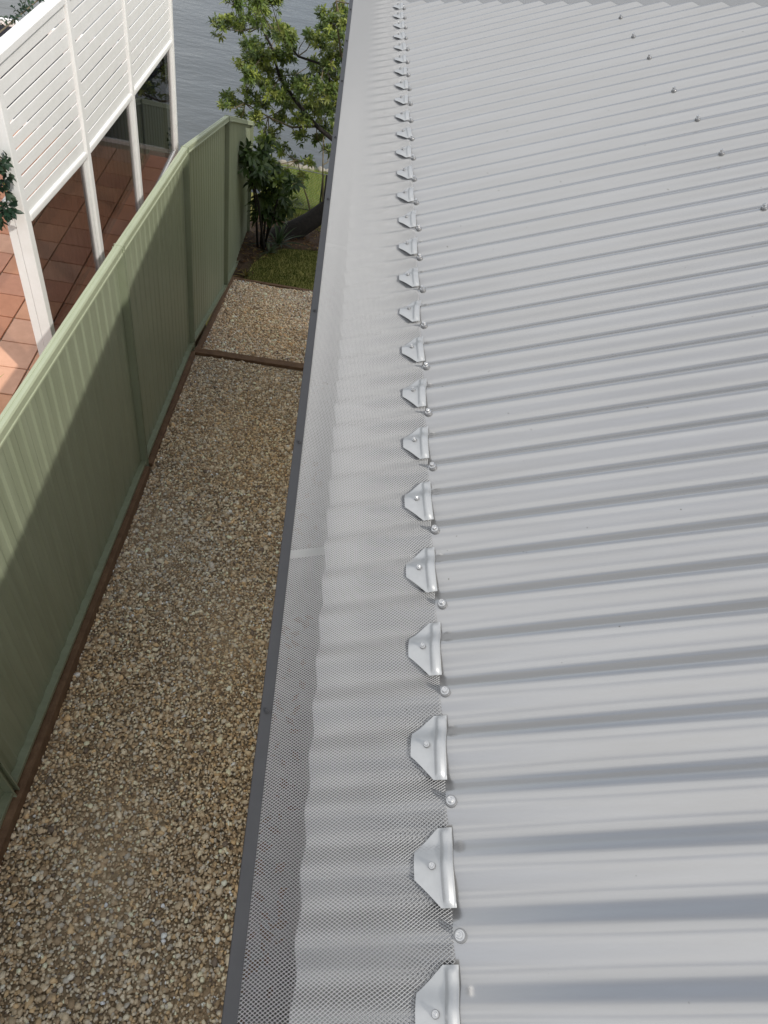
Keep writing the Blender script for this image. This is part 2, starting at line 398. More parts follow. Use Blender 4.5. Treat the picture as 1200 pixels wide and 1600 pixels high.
def sheet(ya, yb, lap):
    n = int(round((yb-ya)/PIT*16)); V = []; F = []
    for i in range(n+1):
        y = ya+(yb-ya)*i/n
        ut = min(UT, (HIP-y+.0)/CT)
        h = hroof(y)+lap
        for dh in (0, -.0009):
            V += [onroof(UE, y, h+dh), onroof(max(ut, UE+.001), y, h+dh)]
    for i in range(n):
        a, b = 4*i, 4*i+4
        F += [(a, a+1, b+1, b), (a+2, b+2, b+3, a+3), (a, b, b+2, a+2), (a+1, a+3, b+3, b+1)]
    me = fixn(pyd('roof_sheet', V, F, True))
    return roof_normals(me)
y = -.0762*33.5; k = 0
while y < HIP+.05:
    y2 = min(y+.762+.001, HIP+.16)
    part('roof_sheet', sheet(y, y2, 0.0 if k % 2 else .00015), m_roof, house)
    y += .762; k += 1
# hip capping
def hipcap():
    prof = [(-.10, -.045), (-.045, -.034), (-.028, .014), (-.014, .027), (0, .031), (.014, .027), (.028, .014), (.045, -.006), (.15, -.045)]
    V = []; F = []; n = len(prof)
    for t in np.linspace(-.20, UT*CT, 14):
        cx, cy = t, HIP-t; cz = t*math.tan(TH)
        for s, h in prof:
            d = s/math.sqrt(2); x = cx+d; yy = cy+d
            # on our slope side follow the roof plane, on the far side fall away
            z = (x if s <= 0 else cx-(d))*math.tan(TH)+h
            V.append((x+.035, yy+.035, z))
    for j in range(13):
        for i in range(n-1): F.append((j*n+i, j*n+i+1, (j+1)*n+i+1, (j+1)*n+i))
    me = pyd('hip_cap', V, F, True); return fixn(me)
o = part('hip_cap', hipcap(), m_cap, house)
# far hip slope and the rear slope of the roof
tz = math.tan(TH)
e0 = -.19; R = UT*CT
YE = 8.0                                              # the eave runs on past the hip line
V = []; F = []
n = int((YE-HIP)/PIT*8)
for i in range(n+1):
    yy = HIP+.2+(YE-HIP-.2)*i/n; h = hroof(yy)-.012
    V += [onroof(UE, yy, h), onroof(UT, yy, h), onroof(UE, yy, h-.001), onroof(UT, yy, h-.001)]
for i in range(n):
    a, b = 4*i, 4*i+4
    F += [(a, a+1, b+1, b), (a+2, b+2, b+3, a+3), (a, b, b+2, a+2), (a+1, a+3, b+3, b+1)]
part('rear_roof', fixn(pyd('rear_roof', V, F, True)), m_roof, house)
V = [(R, -3.0, R*tz-.03), (R, YE, R*tz-.03), (2*R-e0, YE, e0*tz-.03), (2*R-e0, -3.0, e0*tz-.03)]
part('rear_slope', pyd('rear_slope', V, [(0, 3, 2, 1)]), m_roof, house)
part('wall', box('wall', .42, 2*R-.4, -2.9, 7.5, -5.6, -.16), m_wall, house)
part('soffit', box('soffit', -.128, .42, -2.9, 7.9, -.185, -.165), m_white, house)
part('fascia', box('fascia', -.150, -.129, -2.9, 7.95, -.235, -.105), m_trim, house)

# gutter trough, front bead hidden under the trim
GY0, GY1 = -2.6, 8.02
gp = [(-.2575, -.110), (-.2575, -.225), (-.245, -.236), (-.165, -.236), (-.1515, -.225), (-.1515, -.130), (-.1535, -.130), (-.1535, -.223), (-.166, -.2335), (-.244, -.2335), (-.2550, -.223), (-.2550, -.120), (-.243, -.120), (-.243, -.110)]
gut = part('gutter', sweep_y('gutter', gp, GY0, GY1), m_gut, house)
gut['label'] = 'grey metal gutter trough under the mesh'
tp = [(-.2595, -.126), (-.2595, -.1045), (-.2585, -.1030), (-.2412, -.1000), (-.2412, -.1015), (-.2575, -.1045), (-.2580, -.1055), (-.2580, -.126)]
trim = part('lip_trim', sweep_y('lip_trim', tp, GY0, GY1), m_trim, house)
trim['label'] = 'narrow charcoal metal strip along the gutter lip'

m_head = mat('bright_screw_head', (.55, .555, .56), .26, .8)
def screw_mesh(name, rw, tw, rh, th, seg=18, mats=None):
    """washer disc running into a flanged hexagon head."""
    def ring(r, z, hexa_=False):
        P = []
        for k in range(seg):
            a = 2*math.pi*k/seg
            rr = r
            if hexa_:
                b = (a % (math.pi/3))-math.pi/6; rr = r*math.cos(math.pi/6)/math.cos(b)
            P.append((rr*math.cos(a), rr*math.sin(a), z))
        return P
    rings = [ring(rw, -tw*1.5), ring(rw, tw*.45), ring(rw*.94, tw*.75), ring(rh*1.50, tw*.80), ring(rh*1.46, tw*.80+th*.18), ring(rh*1.12, tw*.80+th*.22), ring(rh*1.12, tw*.80+th*.22, True), ring(rh*1.06, tw*.80+th*.95, True), ring(rh*.96, tw*.80+th, True), ring(rh*.60, tw*.80+th), ring(rh*.50, tw*.80+th*.85)]
    V = sum(rings, []); F = []
    for j in range(len(rings)-1):
        for k in range(seg): F.append((j*seg+k, j*seg+(k+1) % seg, (j+1)*seg+(k+1) % seg, (j+1)*seg+k))
    F.append(tuple(range((len(rings)-1)*seg, len(rings)*seg))); F.append(tuple(range(seg-1, -1, -1)))
    me = fixn(pyd(name, V, F)); me.materials.append(m_screw if mats is None else mats[0]); me.materials.append(m_head if mats is None else mats[1])
    zc = tw*.80+th*.15
    for p in me.polygons:
        if p.center.z > zc: p.material_index = 1
    return me
sm_roof = screw_mesh('roof_screw', .0078, .0030, .0041, .0080)
sm_clip = screw_mesh('clip_screw', .0046, .0016, .0027, .0050)
sm_trim = screw_mesh('trim_screw', .0044, .0009, .0029, .0040, mats=(m_trim, m_trim))
RNORM = Matrix.Rotation(-TH, 4, 'Y')
def put_screw(me, name, u, y, h, parent=house, tilt=0):
    o = bpy.data.objects.new(name, me); COL.objects.link(o); o.parent = parent
    o.matrix_local = Matrix.Translation(onroof(u, y, h)) @ RNORM @ Matrix.Rotation(random.uniform(-.06, .06)+tilt, 4, 'X') @ Matrix.Rotation(random.uniform(-.06, .06), 4, 'Y') @ Matrix.Rotation(random.uniform(0, 6.28), 4, 'Z')
    return o
for k in range(-1, 26):
    put_screw(sm_roof, 'roof_screw', .004+random.uniform(-.002, .003), k*2*PIT+random.uniform(-.002, .002), HR+AMP+.0025)
for c in (19, 23, 26, 29, 33, 36, 39):
    put_screw(sm_roof, 'roof_screw', .823+random.uniform(-.003, .003), c*PIT, HR+AMP+.0020)
for yy in (-.35, .297, .882, 1.356, 1.959, 2.426, 2.987, 3.502, 4.0):
    o = bpy.data.objects.new('trim_screw', sm_trim); COL.objects.link(o); o.parent = trim
    o.matrix_local = Matrix.Translation((-.2485, yy, -.1003)) @ Matrix.Rotation(-.17, 4, 'Y') @ Matrix.Rotation(random.uniform(0, 6), 4, 'Z')

# straps across the trough, and what has washed into it
for yb in (.60, 1.72, 2.9):
    P = [(-.243, yb, -.124), (-.243, yb+.018, -.124), (-.156, yb+.062, -.150), (-.156, yb+.044, -.150)]
    part('gutter_strap', hexa('gutter_strap', P+[(x, y_, z+.0015) for x, y_, z in P]), m_alu, house)
dv, df = [], []
for i in range(150):
    yc = random.choice([.02, .11, .2, .33, .5, .75, .9, 1.2, 1.6])+random.gauss(0, .035); xc = random.uniform(-.24, -.19); l_ = random.uniform(.004, .013); a = random.uniform(0, 6.28); w_ = l_*random.uniform(.3, .7)
    b = len(dv); ca, sa = math.cos(a), math.sin(a); z = -.2325+random.uniform(0, .006)
    dv += [(xc-ca*l_, yc-sa*l_, z), (xc-sa*w_, yc+ca*w_, z+.002), (xc+ca*l_, yc+sa*l_, z+.001), (xc+sa*w_, yc-ca*w_, z+.003)]; df.append((b, b+1, b+2, b+3))
o = part('debris', pyd('debris', dv, df), m_soil, gut); o['kind'] = 'stuff'

# saddle clips
def hmesh(u, y):
    """height of the guard above the screw plane: lies in the corrugation at the top, runs flat to the lip."""
    t = np.clip((u+.18)/.15, 0, 1); t = t*t*(3-2*t)
    prof = HR+.0038+AMP*.68*np.cos(2*np.pi*y/PIT)*t+(1-t)*.0075
    return prof
def clip_mesh():
    N = 30; half = .0465; V = []; F = []
    def ul(y):
        a = abs(y)
        lim = .019 if y > 0 else .016
        if a <= lim: return -.0495
        t = (a-lim)/(half-lim)
        return lerp(-.0495, -.0185, min(t, 1)**.92)
    cols = 12
    for i in range(N+1):
        y = -half+2*half*i/N; l0 = ul(y)
        us = [l0, lerp(l0, -.0165, .33), lerp(l0, -.0165, .66), -.0165, -.0155, -.0130, -.0095, -.0060, -.0035, -.0025, -.0008, 0.0]
        hb = [0, 0, 0, 0, .0005, .0030, .0042, .0032, .0008, .0002, .0, -.0012]
        edge = min(1.0, (half-abs(y))/.006)
        if y > 0:
            t_ = min(y/.031, 1); drop = .0115*(t_*t_*(3-2*t_))
        else:
            t_ = min(-y/half, 1); drop = .0085*t_*t_
        base = HR+.0052+AMP-drop
        for u, b in zip(us, hb):
            V.append(onroof(u, y, base+b*edge))
    n0 = len(V)
    V += [Vector(v)-Vector((-ST*.0012, 0, CT*.0012)) for v in V]
    for i in range(N):
        for j in range(cols-1):
            a = i*cols+j; F.append((a, a+1, a+cols+1, a+cols)); b = a+n0; F.append((b, b+cols, b+cols+1, b+1))
    for i in range(N):
        a = i*cols; F.append((a, a+cols, a+cols+n0, a+n0)); a += cols-1; F.append((a, a+n0, a+cols+n0, a+cols))
    for j in range(cols-1):
        a = j; F.append((a, a+n0, a+1+n0, a+1)); a = N*cols+j; F.append((a, a+1, a+1+n0, a+n0))
    me = fixn(pyd('saddle_clip', V, F, False)); 
    for p in me.polygons: p.use_smooth = True
    me.materials.append(m_alu); return me
CM = clip_mesh()
try: CM.set_sharp_from_angle(angle=math.radians(38))
except Exception: pass
for k in range(-2, 26):
    o = bpy.data.objects.new('saddle_clip', CM); COL.objects.link(o); o.parent = house
    du = random.uniform(-.0016, .0016)
    o.matrix_local = Matrix.Translation(onroof(du-.001, (2*k+1)*PIT+random.uniform(-.0015, .0015), 0)) @ Matrix.Rotation(random.gauss(0, .035), 4, 'Z') @ Matrix.Rotation(random.gauss(0, .012), 4, 'X') @ Matrix.Rotation(random.gauss(0, .014), 4, 'Y')
    s = put_screw(sm_clip, 'clip_screw', -.0265, -.001, HR+.0060+AMP, parent=o)

# expanded aluminium mesh guard
def guard():
    A, B = .0063, .0043; u0, u1 = -.2635, -.0035; y0, y1 = -.34, 4.33
    ni = int((u1-u0)/(A/2)); nj = int((y1-y0)/(B/2))
    I, J = np.meshgrid(np.arange(ni+1), np.arange(nj+1), indexing='ij')
    ok = (I+J) % 2 == 0
    P0, P1 = [], []
    for dj in (1, -1):
        i = I[ok]; j = J[ok]; g = (i < ni) & (j+dj >= 0) & (j+dj <= nj)
        P0.append(np.stack([i[g], j[g]], 1)); P1.append(np.stack([i[g]+1, j[g]+dj], 1))
    P0 = np.concatenate(P0); P1 = np.concatenate(P1)
    def pos(P, off):
        u = u0+P[:, 0]*A/2+off[:, 0]; y = y0+P[:, 1]*B/2+off[:, 1]+.0012*np.sin(P[:, 0]*A/2*60); h = hmesh(u, y)+off[:, 2]
        return np.stack([u*CT-h*ST, y, u*ST+h*CT], 1)
    d = np.stack([np.full(len(P0), A/2), (P1[:, 1]-P0[:, 1])*B/2], 1); d /= np.linalg.norm(d, axis=1)[:, None]
    nrm = np.stack([-d[:, 1], d[:, 0]], 1)*.00040
    z = np.zeros((len(P0), 1))
    a = np.concatenate([nrm, z-.0006], 1); b = np.concatenate([z, z, z+.0006], 1); c = np.concatenate([-nrm, z-.0006], 1)
    V = np.stack([pos(P0, a), pos(P0, b), pos(P0, c), pos(P1, a), pos(P1, b), pos(P1, c)], 1)
    n = len(P0); base = (np.arange(n)*6)[:, None]
    F = np.concatenate([base+np.array([[0, 3, 4, 1]]), base+np.array([[1, 4, 5, 2]])])
    me = np_mesh('gutter_guard', V.reshape(-1, 3), F)
    o = part('gutter_guard', me, m_mesh, house); o['kind'] = 'stuff'; o['label'] = 'silver expanded metal mesh over the gutter'
guard()

# ------------------------------------------------------------------ neighbour's patio
PZ = -2.78
patio = link('patio', box('patio', -6.2, FX-.20, 1.0, 7.99, -7.9, PZ-.012), m_slab, kind='structure')
TS = .297
tms = []
for i in range(10):
    me = box('tile', -.1425, .1425, -.1425, .1425, -.02, 0, .004); me.materials.append(m_tiles[i % 5]); tms.append(me)
nx = 0
for ix in range(13):
    for iy in range(23):
        x = FX-.22-.1485-ix*TS-.01; yv = 7.86-.1485-iy*TS
        if yv < 1.3: continue
        o = bpy.data.objects.new('tile', random.choice(tms)); COL.objects.link(o); o.parent = patio
        o.location = (x, yv, PZ+random.uniform(-.0012, .0012)); o.rotation_euler = (random.uniform(-.003, .003), random.uniform(-.003, .003), random.choice([0, math.pi/2, math.pi])+random.uniform(-.004, .004))

# white privacy screen
XW = -2.0
scr = thing('privacy_screen', 'white timber slat screen with glass panes below, along the patio edge', 'screen'); scr.location = (XW, 0, PZ)
def lp(name, me, m, parent=scr):                     # part given in world coordinates
    o = link(name, me, m, parent); o.matrix_local = parent.matrix_basis.inverted(); return o
WY = [3.76, 4.97, 6.28, 7.92]; ZTOP = -.575
TB = [-1.40, -1.50, -1.56, -1.62]
for i, yv in enumerate(WY):
    lp('post', box('post', XW-.034, XW+.034, yv-.033, yv+.033, PZ, ZTOP+.005, .004), m_white)
    # inner rebate stop beside the post
    if i: lp('glazing_stop', box('glazing_stop', XW-.022, XW+.018, yv-.078, yv-.039, PZ+.10, TB[i]-.045, .003), m_white)
    if i == 0: lp('glazing_stop', box('glazing_stop', XW-.085, XW-.036, yv-.030, yv+.030, PZ, -1.30, .003), m_white)
nsl = 11
for i in range(3):
    a, b = WY[i]+.041, WY[i+1]-.041; zt = ZTOP-.045; z0, z1 = TB[i], TB[i+1]
    lp('top_rail', box('top_rail', XW-.05, XW+.028, a, b, ZTOP-.045, ZTOP-.006, .004), m_white)
    for s in range(nsl):
        f0, f1 = s/nsl, (s+1)/nsl
        lo0, lo1 = lerp(zt, z0, f1)+.0100, lerp(zt, z1, f1)+.0100; hi0, hi1 = lerp(zt, z0, f0)-.0005, lerp(zt, z1, f0)-.0005
        j = random.uniform(-.0015, .0015)
        lp('slat', rake('slat', XW+.010+j, XW+.016+j, a, b, lo0, lo1, hi0, hi1, .001), m_white)
    lp('mid_rail', rake('mid_rail', XW-.03, XW+.034, a, b, z0-.042, z1-.042, z0+.003, z1+.003, .010), m_white)
    gz = PZ+.10
    o = lp('glass_pane', rake('glass_pane', XW-.004, XW+.004, a, b-.005, gz, gz, z0-.043, z1-.043), m_glass)
    lp('bottom_rail', box('bottom_rail', XW-.022, XW+.022, a, b, gz-.05, gz-.001, .006), m_white)

# balustrade across the end of the patio
bal = thing('balustrade', 'white railed balustrade with dark tinted panels at the end of the patio', 'balustrade'); bal.location = (-3.6, 7.88, PZ)
def lb(name, me, m):
    o = link(name, me, m, bal); o.matrix_local = Matrix.Translation((3.6, -7.88, -PZ)); return o
lb('top_rail', box('top_rail', -5.9, XW-.04, 7.85, 7.91, -1.79, -1.735, .012), m_white)
lb('bottom_rail', box('bottom_rail', -5.9, XW-.04, 7.855, 7.905, PZ+.05, PZ+.095, .008), m_white)
nb = 4
for i in range(nb+1):
    x = lerp(-5.87, XW-.08, i/nb)
    lb('post', box('post', x-.02, x+.02, 7.86, 7.90, PZ+.002, -1.791, .003), m_darkpost)
for i in range(nb):
    xa, xb = lerp(-5.87, XW-.08, i/nb)+.021, lerp(-5.87, XW-.08, (i+1)/nb)-.021
    lb('tinted_panel', box('tinted_panel', xa, xb, 7.876, 7.884, PZ+.096, -1.791), m_glass2)

# ------------------------------------------------------------------ foliage
def leaves(clusters, per_shoot=9, shoots=6, ln=.105, wd=.017, pal=None, tip=None, droop=.25, seed=1):
    R_ = np.random.default_rng(seed); Vs, Cs = [], []
    ends = []
    for (cx, cy, cz, r) in clusters:
        ns2 = max(2, int(shoots*(r/.16)**1.5))
        for s in range(ns2):
            d = R_.normal(0, 1, 3); d /= np.linalg.norm(d); d[2] = abs(d[2])*.8+.1 if R_.random() < .75 else d[2]
            rr = r*R_.random()**.45
            e = np.array([cx, cy, cz])+d*rr*np.array([1, 1.1, .85]); ends.append((e, (cx, cy, cz)))
            ax = d+np.array([0, 0, .5])+R_.normal(0, .25, 3); ax /= np.linalg.norm(ax)
            h = np.array([0, 0, 1.]) if abs(ax[2]) < .9 else np.array([1., 0, 0])
            s1 = np.cross(ax, h); s1 /= np.linalg.norm(s1); s2 = np.cross(s1, ax)
            bright = R_.random()
            base = np.array(pal[R_.integers(0, len(pal))])*R_.uniform(.75, 1.25)
            if tip is not None and bright < tip[0]: base = np.array(tip[1])*R_.uniform(.8, 1.2)
            for q in range(per_shoot):
                an = q*2.4+R_.normal(0, .25); t = q/per_shoot
                sp = 1.25-.75*t
                dd = ax*math.cos(sp)+(s1*math.cos(an)+s2*math.sin(an))*math.sin(sp); dd[2] -= droop*R_.random()
                dd /= np.linalg.norm(dd)
                l_ = ln*R_.uniform(.65, 1.2); w_ = wd*R_.uniform(.75, 1.25)
                p0 = e+ax*(t*.05-.02)
                sd = np.cross(dd, ax); nn = np.linalg.norm(sd)
                sd = sd/nn if nn > 1e-3 else s1
                upv = np.cross(sd, dd)
                mid = p0+dd*l_*.45+upv*.004; end = p0+dd*l_-np.array([0, 0, l_*.18])
                m2 = p0+dd*l_*.75-np.array([0, 0, l_*.06])
                Vs.append([p0, mid+sd*w_+upv*.005, mid, mid-sd*w_+upv*.005, m2+sd*w_*.7+upv*.004, m2, m2-sd*w_*.7+upv*.004, end])
                Cs.append(base*R_.uniform(.85, 1.15))
    Vs = np.array(Vs); n = len(Vs)
    tri = np.array([(0, 1, 2), (0, 2, 3), (1, 4, 5), (1, 5, 2), (2, 5, 6), (2, 6, 3), (4, 7, 5), (5, 7, 6)])
    F = tri[None]+(np.arange(n)*8)[:, None, None]
    return Vs.reshape(-1, 3), F.reshape(-1, 3), np.repeat(np.array(Cs), 8, 0), ends

CROWN = [(-1.97, 11.3, -2.42, 0.17), (-1.82, 11.83, -2.52, 0.17), (-1.6, 11.53, -2.33, 0.17), (-1.93, 11.93, -2.28, 0.15), (-1.56, 11.96, -2.31, 0.17), (-1.29, 11.01, -1.94, 0.14), (-1.5, 10.92, -1.92, 0.14), (-1.34, 12.32, -2.61, 0.19), (-1.14, 11.34, -2.41, 0.18), (-1.02, 11.3, -2.35, 0.12), (-1.71, 12.59, -2.97, 0.21), (-1.55, 11.7, -2.86, 0.2), (-1.82, 12.32, -3.18, 0.16), (-1.41, 11.71, -2.79, 0.2), (-1.19, 11.99, -2.87, 0.18), (-1.62, 11.16, -2.92, 0.14), (-1.38, 11.98, -3.08, 0.18), (-1.61, 12.38, -3.39, 0.18), (-1.09, 11.79, -2.71, 0.15), (-2.02, 12.16, -3.63, 0.12), (-1.92, 12.04, -3.67, 0.12), (-1.92, 11.01, -3.33, 0.07), (-1.78, 12.19, -3.52, 0.09), (-0.96, 11.9, -3.16, 0.23), (-0.74, 11.41, -3.05, 0.22), (-0.49, 10.95, -2.81, 0.19), (-0.35, 12.37, -3.35, 0.21), (-1.24, 11.7, -3.29, 0.22), (-1.55, 12.12, -3.63, 0.2), (-1.07, 12.39, -3.63, 0.21), (-0.64, 12.11, -3.5, 0.23), (-0.4, 12.47, -3.69, 0.21), (-1.48, 11.57, -3.64, 0.15), (-1.15, 12.26, -3.85, 0.16), (-0.81, 11.66, -3.56, 0.18), (-1.86, 12.49, -4.0, 0.09), (-0.4, 12.39, -2.2, 0.15), (-0.28, 11.07, -2.0, 0.16), (-0.46, 11.13, -2.05, 0.14), (-0.6, 11.27, -1.99, 0.09), (-0.56, 12.54, -2.56, 0.16), (-0.72, 11.64, -2.39, 0.12), (-0.4, 11.97, -2.46, 0.17), (-0.61, 11.41, -2.43, 0.12), (-0.42, 11.76, -2.58, 0.15), (-0.81, 11.56, -2.34, 0.07), (-0.44, 11.5, -2.67, 0.17), (-0.59, 11.89, -2.91, 0.15), (-0.33, 11.89, -2.95, 0.18), (-0.72, 12.44, -2.96, 0.1), (-0.79, 11.75, -3.84, 0.11), (-0.5, 11.94, -3.93, 0.13), (-0.32, 11.89, -4.04, 0.1), (-1.31, 11.99, -4.03, 0.16), (-1.08, 11.74, -4.09, 0.12), (-0.61, 11.33, -4.04, 0.1), (-0.89, 11.89, -4.28, 0.06), (-0.39, 11.97, -3.75, 0.13)]
R3 = random.Random(5)                                 # the half of the crown that stands behind the gutter
CROWN += [(R3.uniform(-.2, .8), R3.uniform(10.9, 11.6), R3.uniform(-3.6, -1.6), R3.uniform(.14, .20)) for _ in range(14)]
CROWN += [(-1.25, 11.0, -4.05, .15), (-1.0, 11.1, -4.25, .14), (-1.3, 11.2, -4.35, .13), (-1.1, 10.9, -4.5, .12), (-.7, 11.3, -4.3, .08), (-1.35, 11.4, -3.9, .14)]
TREEPAL = [(.125, .18, .036), (.17, .22, .048), (.085, .13, .03), (.22, .25, .058), (.095, .145, .04)]
tree = thing('garden_tree', 'leafy green tree with a dark leaning trunk at the end of the gravel path', 'tree'); tree.location = (-.95, 11.0, zl(11))
def at(parent, name, me, m, kind=None):
    o = link(name, me, m, parent, kind); o.matrix_local = Matrix.Translation(-parent.location); return o
tp_ = [(-1.02, 10.93, -5.42), (-.95, 11.0, -5.22), (-.72, 11.08, -5.08), (-.47, 11.2, -4.93), (-.17, 11.4, -4.72), (.10, 11.5, -4.50), (.26, 11.6, -4.2)]
V, F = tube(tp_, [.25, .20, .17, .155, .145, .12, .09], 12)
V = [v+Vector((math.sin(v.z*31+v.x*17), math.sin(v.x*23+v.y*29), math.sin(v.y*19+v.z*37)))*.014 for v in V]
at(tree, 'trunk', pyd('trunk', V, F, True), m_bark)
NODES = [Vector(tp_[-1]), Vector(tp_[-2]), Vector(tp_[3])]
def limb(pts, r0, r1):
    V, F = tube(pts, [lerp(r0, r1, i/(len(pts)-1)) for i in range(len(pts))], 7)
    at(tree, 'branch', pyd('branch', V, F, True), m_twig if r0 < .03 else m_bark)
    NODES.extend(Vector(p) for p in pts[1:])
limb([(.26, 11.6, -4.2), (.20, 11.65, -3.8), (0, 11.7, -3.45), (-.12, 11.75, -3.1), (-.2, 11.8, -2.7)], .07, .022)
limb([(.26, 11.6, -4.22), (.45, 11.7, -3.8), (.6, 11.8, -3.3), (.7, 11.8, -2.7), (.75, 11.9, -2.2)], .065, .02)
limb([(.20, 11.65, -3.85), (-.2, 11.6, -3.75), (-.55, 11.7, -3.6), (-.9, 11.8, -3.35), (-1.2, 11.85, -3.05), (-1.35, 11.8, -2.65), (-1.5, 11.7, -2.4)], .045, .014)
limb([(0, 11.7, -3.45), (-.35, 11.6, -3.0), (-.53, 11.5, -2.66), (-.92, 11.5, -2.62), (-1.1, 11.45, -2.45)], .03, .012)
limb([(-.55, 11.7, -3.6), (-.95, 11.85, -3.75), (-1.35, 11.95, -3.7), (-1.75, 12.1, -3.62)], .022, .009)
limb([(-.47, 11.2, -4.86), (-.57, 11.3, -4.61), (-.68, 11.35, -4.4), (-.8, 11.5, -4.1)], .016, .008)
limb([(-.30, 11.32, -4.74), (-.33, 11.4, -4.45), (-.38, 11.5, -4.1), (-.42, 11.6, -3.7)], .016, .009)
limb([(-.12, 11.75, -3.1), (-.3, 11.6, -2.5), (-.4, 11.4, -2.1), (-.45, 11.3, -1.8)], .02, .008)
V, F, C, ends = leaves(CROWN, 9, 27, .088, .0150, TREEPAL, (.14, (.24, .29, .05)), seed=4)
o = at(tree, 'crown', np_mesh('crown', V, F, C, smooth=False), m_leaf, 'stuff')
TV, TF = [], []
for (cx, cy, cz, r) in CROWN:
    c = Vector((cx, cy, cz)); nd = min(NODES, key=lambda p: (p-c).length)
    md = nd.lerp(c, .5)+Vector((random.uniform(-.06, .06), random.uniform(-.06, .06), -.05))
    v, f = tube([nd, md, c], [.010, .008, .004], 5); b = len(TV); TV += v; TF += [tuple(i+b for i in q) for q in f]
for e, c in ends:
    v, f = tube([Vector(c), Vector(e)], [.0038, .0022], 3, False); b = len(TV); TV += v; TF += [tuple(i+b for i in q) for q in f]
at(tree, 'twigs', pyd('twigs', TV, TF), m_twig, 'stuff')

SHRUB = [(-1.40, 9.75, -3.42, 0.1), (-1.30, 9.75, -3.57, 0.14), (-1.2, 10.33, -3.82, 0.17), (-1.27, 10.03, -3.9, 0.15), (-1.1, 10.4, -4.03, 0.16), (-0.9, 10.24, -3.92, 0.12), (-0.96, 10.07, -4.02, 0.11), (-0.76, 9.94, -3.8, 0.09), (-1.27, 10.41, -3.65, 0.11), (-1.19, 10.49, -3.53, 0.1), (-1.43, 9.72, -3.33, 0.05), (-1.15, 10.2, -4.2, .14), (-1.0, 10.3, -4.3, .13), (-1.25, 10.2, -4.45, .14), (-1.05, 10.4, -4.6, .14), (-.85, 10.45, -4.35, .12), (-1.3, 9.9, -3.72, .13), (-1.05, 10.1, -3.85, .13)]
sh = thing('shrub', 'dark leafy shrub growing against the end of the green fence', 'shrub'); sh.location = (-1.15, 10.3, zl(10.3))
V, F, C, ends = leaves(SHRUB, 8, 13, .15, .027, [(.04, .075, .02), (.055, .095, .025), (.075, .115, .03)], (.14, (.13, .18, .035)), droop=.7, seed=9)
at(sh, 'foliage', np_mesh('foliage', V, F, C), m_leaf, 'stuff')
for i, (cx, cy, cz, r) in enumerate(SHRUB[:12:2]):
    b = Vector((-1.15+random.uniform(-.12, .12), 10.3+random.uniform(-.1, .1), zl(10.3)-.05)); c = Vector((cx, cy, cz))
    V, F = tube([b, b.lerp(c, .5)+Vector((.03, 0, .08)), c], [.022, .016, .008], 6); at(sh, 'stem', pyd('stem', V, F, True), m_bark)

def strap_plant(name, label, cat, loc, n, ln, wd, pal, seed, arch=.9, group=None):
    R_ = random.Random(seed); t = thing(name, label, cat, group); t.location = loc
    for i in range(n):
        an = R_.uniform(0, 6.28); l_ = ln*R_.uniform(.6, 1.1); w_ = wd*R_.uniform(.7, 1.2); lean = R_.uniform(.25, 1.1)
        V, F = [], []
        for q in range(7):
            s = q/6; rr = l_*math.sin(lean)*s*(1+.35*s); z = l_*(math.cos(lean)*s-arch*.45*lean*s*s)
            ww = w_*(1-s**2.2)*(.55+.9*s*(1-s)*2)+.0006
            cx, cy = math.cos(an), math.sin(an)
            V += [(cx*rr-cy*ww, cy*rr+cx*ww, z+ww*.4), (cx*rr, cy*rr, z), (cx*rr+cy*ww, cy*rr-cx*ww, z+ww*.4)]
        for q in range(6):
            F += [(3*q, 3*q+1, 3*q+4, 3*q+3), (3*q+1, 3*q+2, 3*q+5, 3*q+4)]
        me = np_mesh('leaf_blade', V, F, np.array([pal[R_.randrange(len(pal))]]*len(V)), True)
        link('leaf_blade', me, m_leaf, t)
    return t
strap_plant('strappy_plant', 'dark green arching plant in the shade beside the leaning tree trunk', 'plant', (-.95, 10.55, zl(10.55)), 26, .55, .022, [(.03, .06, .018), (.045, .08, .025)], 3)
strap_plant('strappy_plant', 'small pale leaved plant between fern clump and trunk base', 'plant', (-1.05, 10.15, zl(10.15)), 14, .24, .02, [(.10, .13, .06), (.06, .09, .03)], 5)
strap_plant('strappy_plant', 'low yellowish tuft at the corner of gravel edging and fence', 'plant', (-1.30, 9.12, zl(9.12)), 14, .20, .013, [(.20, .16, .04), (.10, .11, .03)], 6)
strap_plant('strappy_plant', 'bright lime green spiky plant on the sunny terracotta patio', 'plant', (-2.52, 3.40, PZ), 18, .42, .014, [(.22, .30, .03), (.14, .22, .03)], 8)

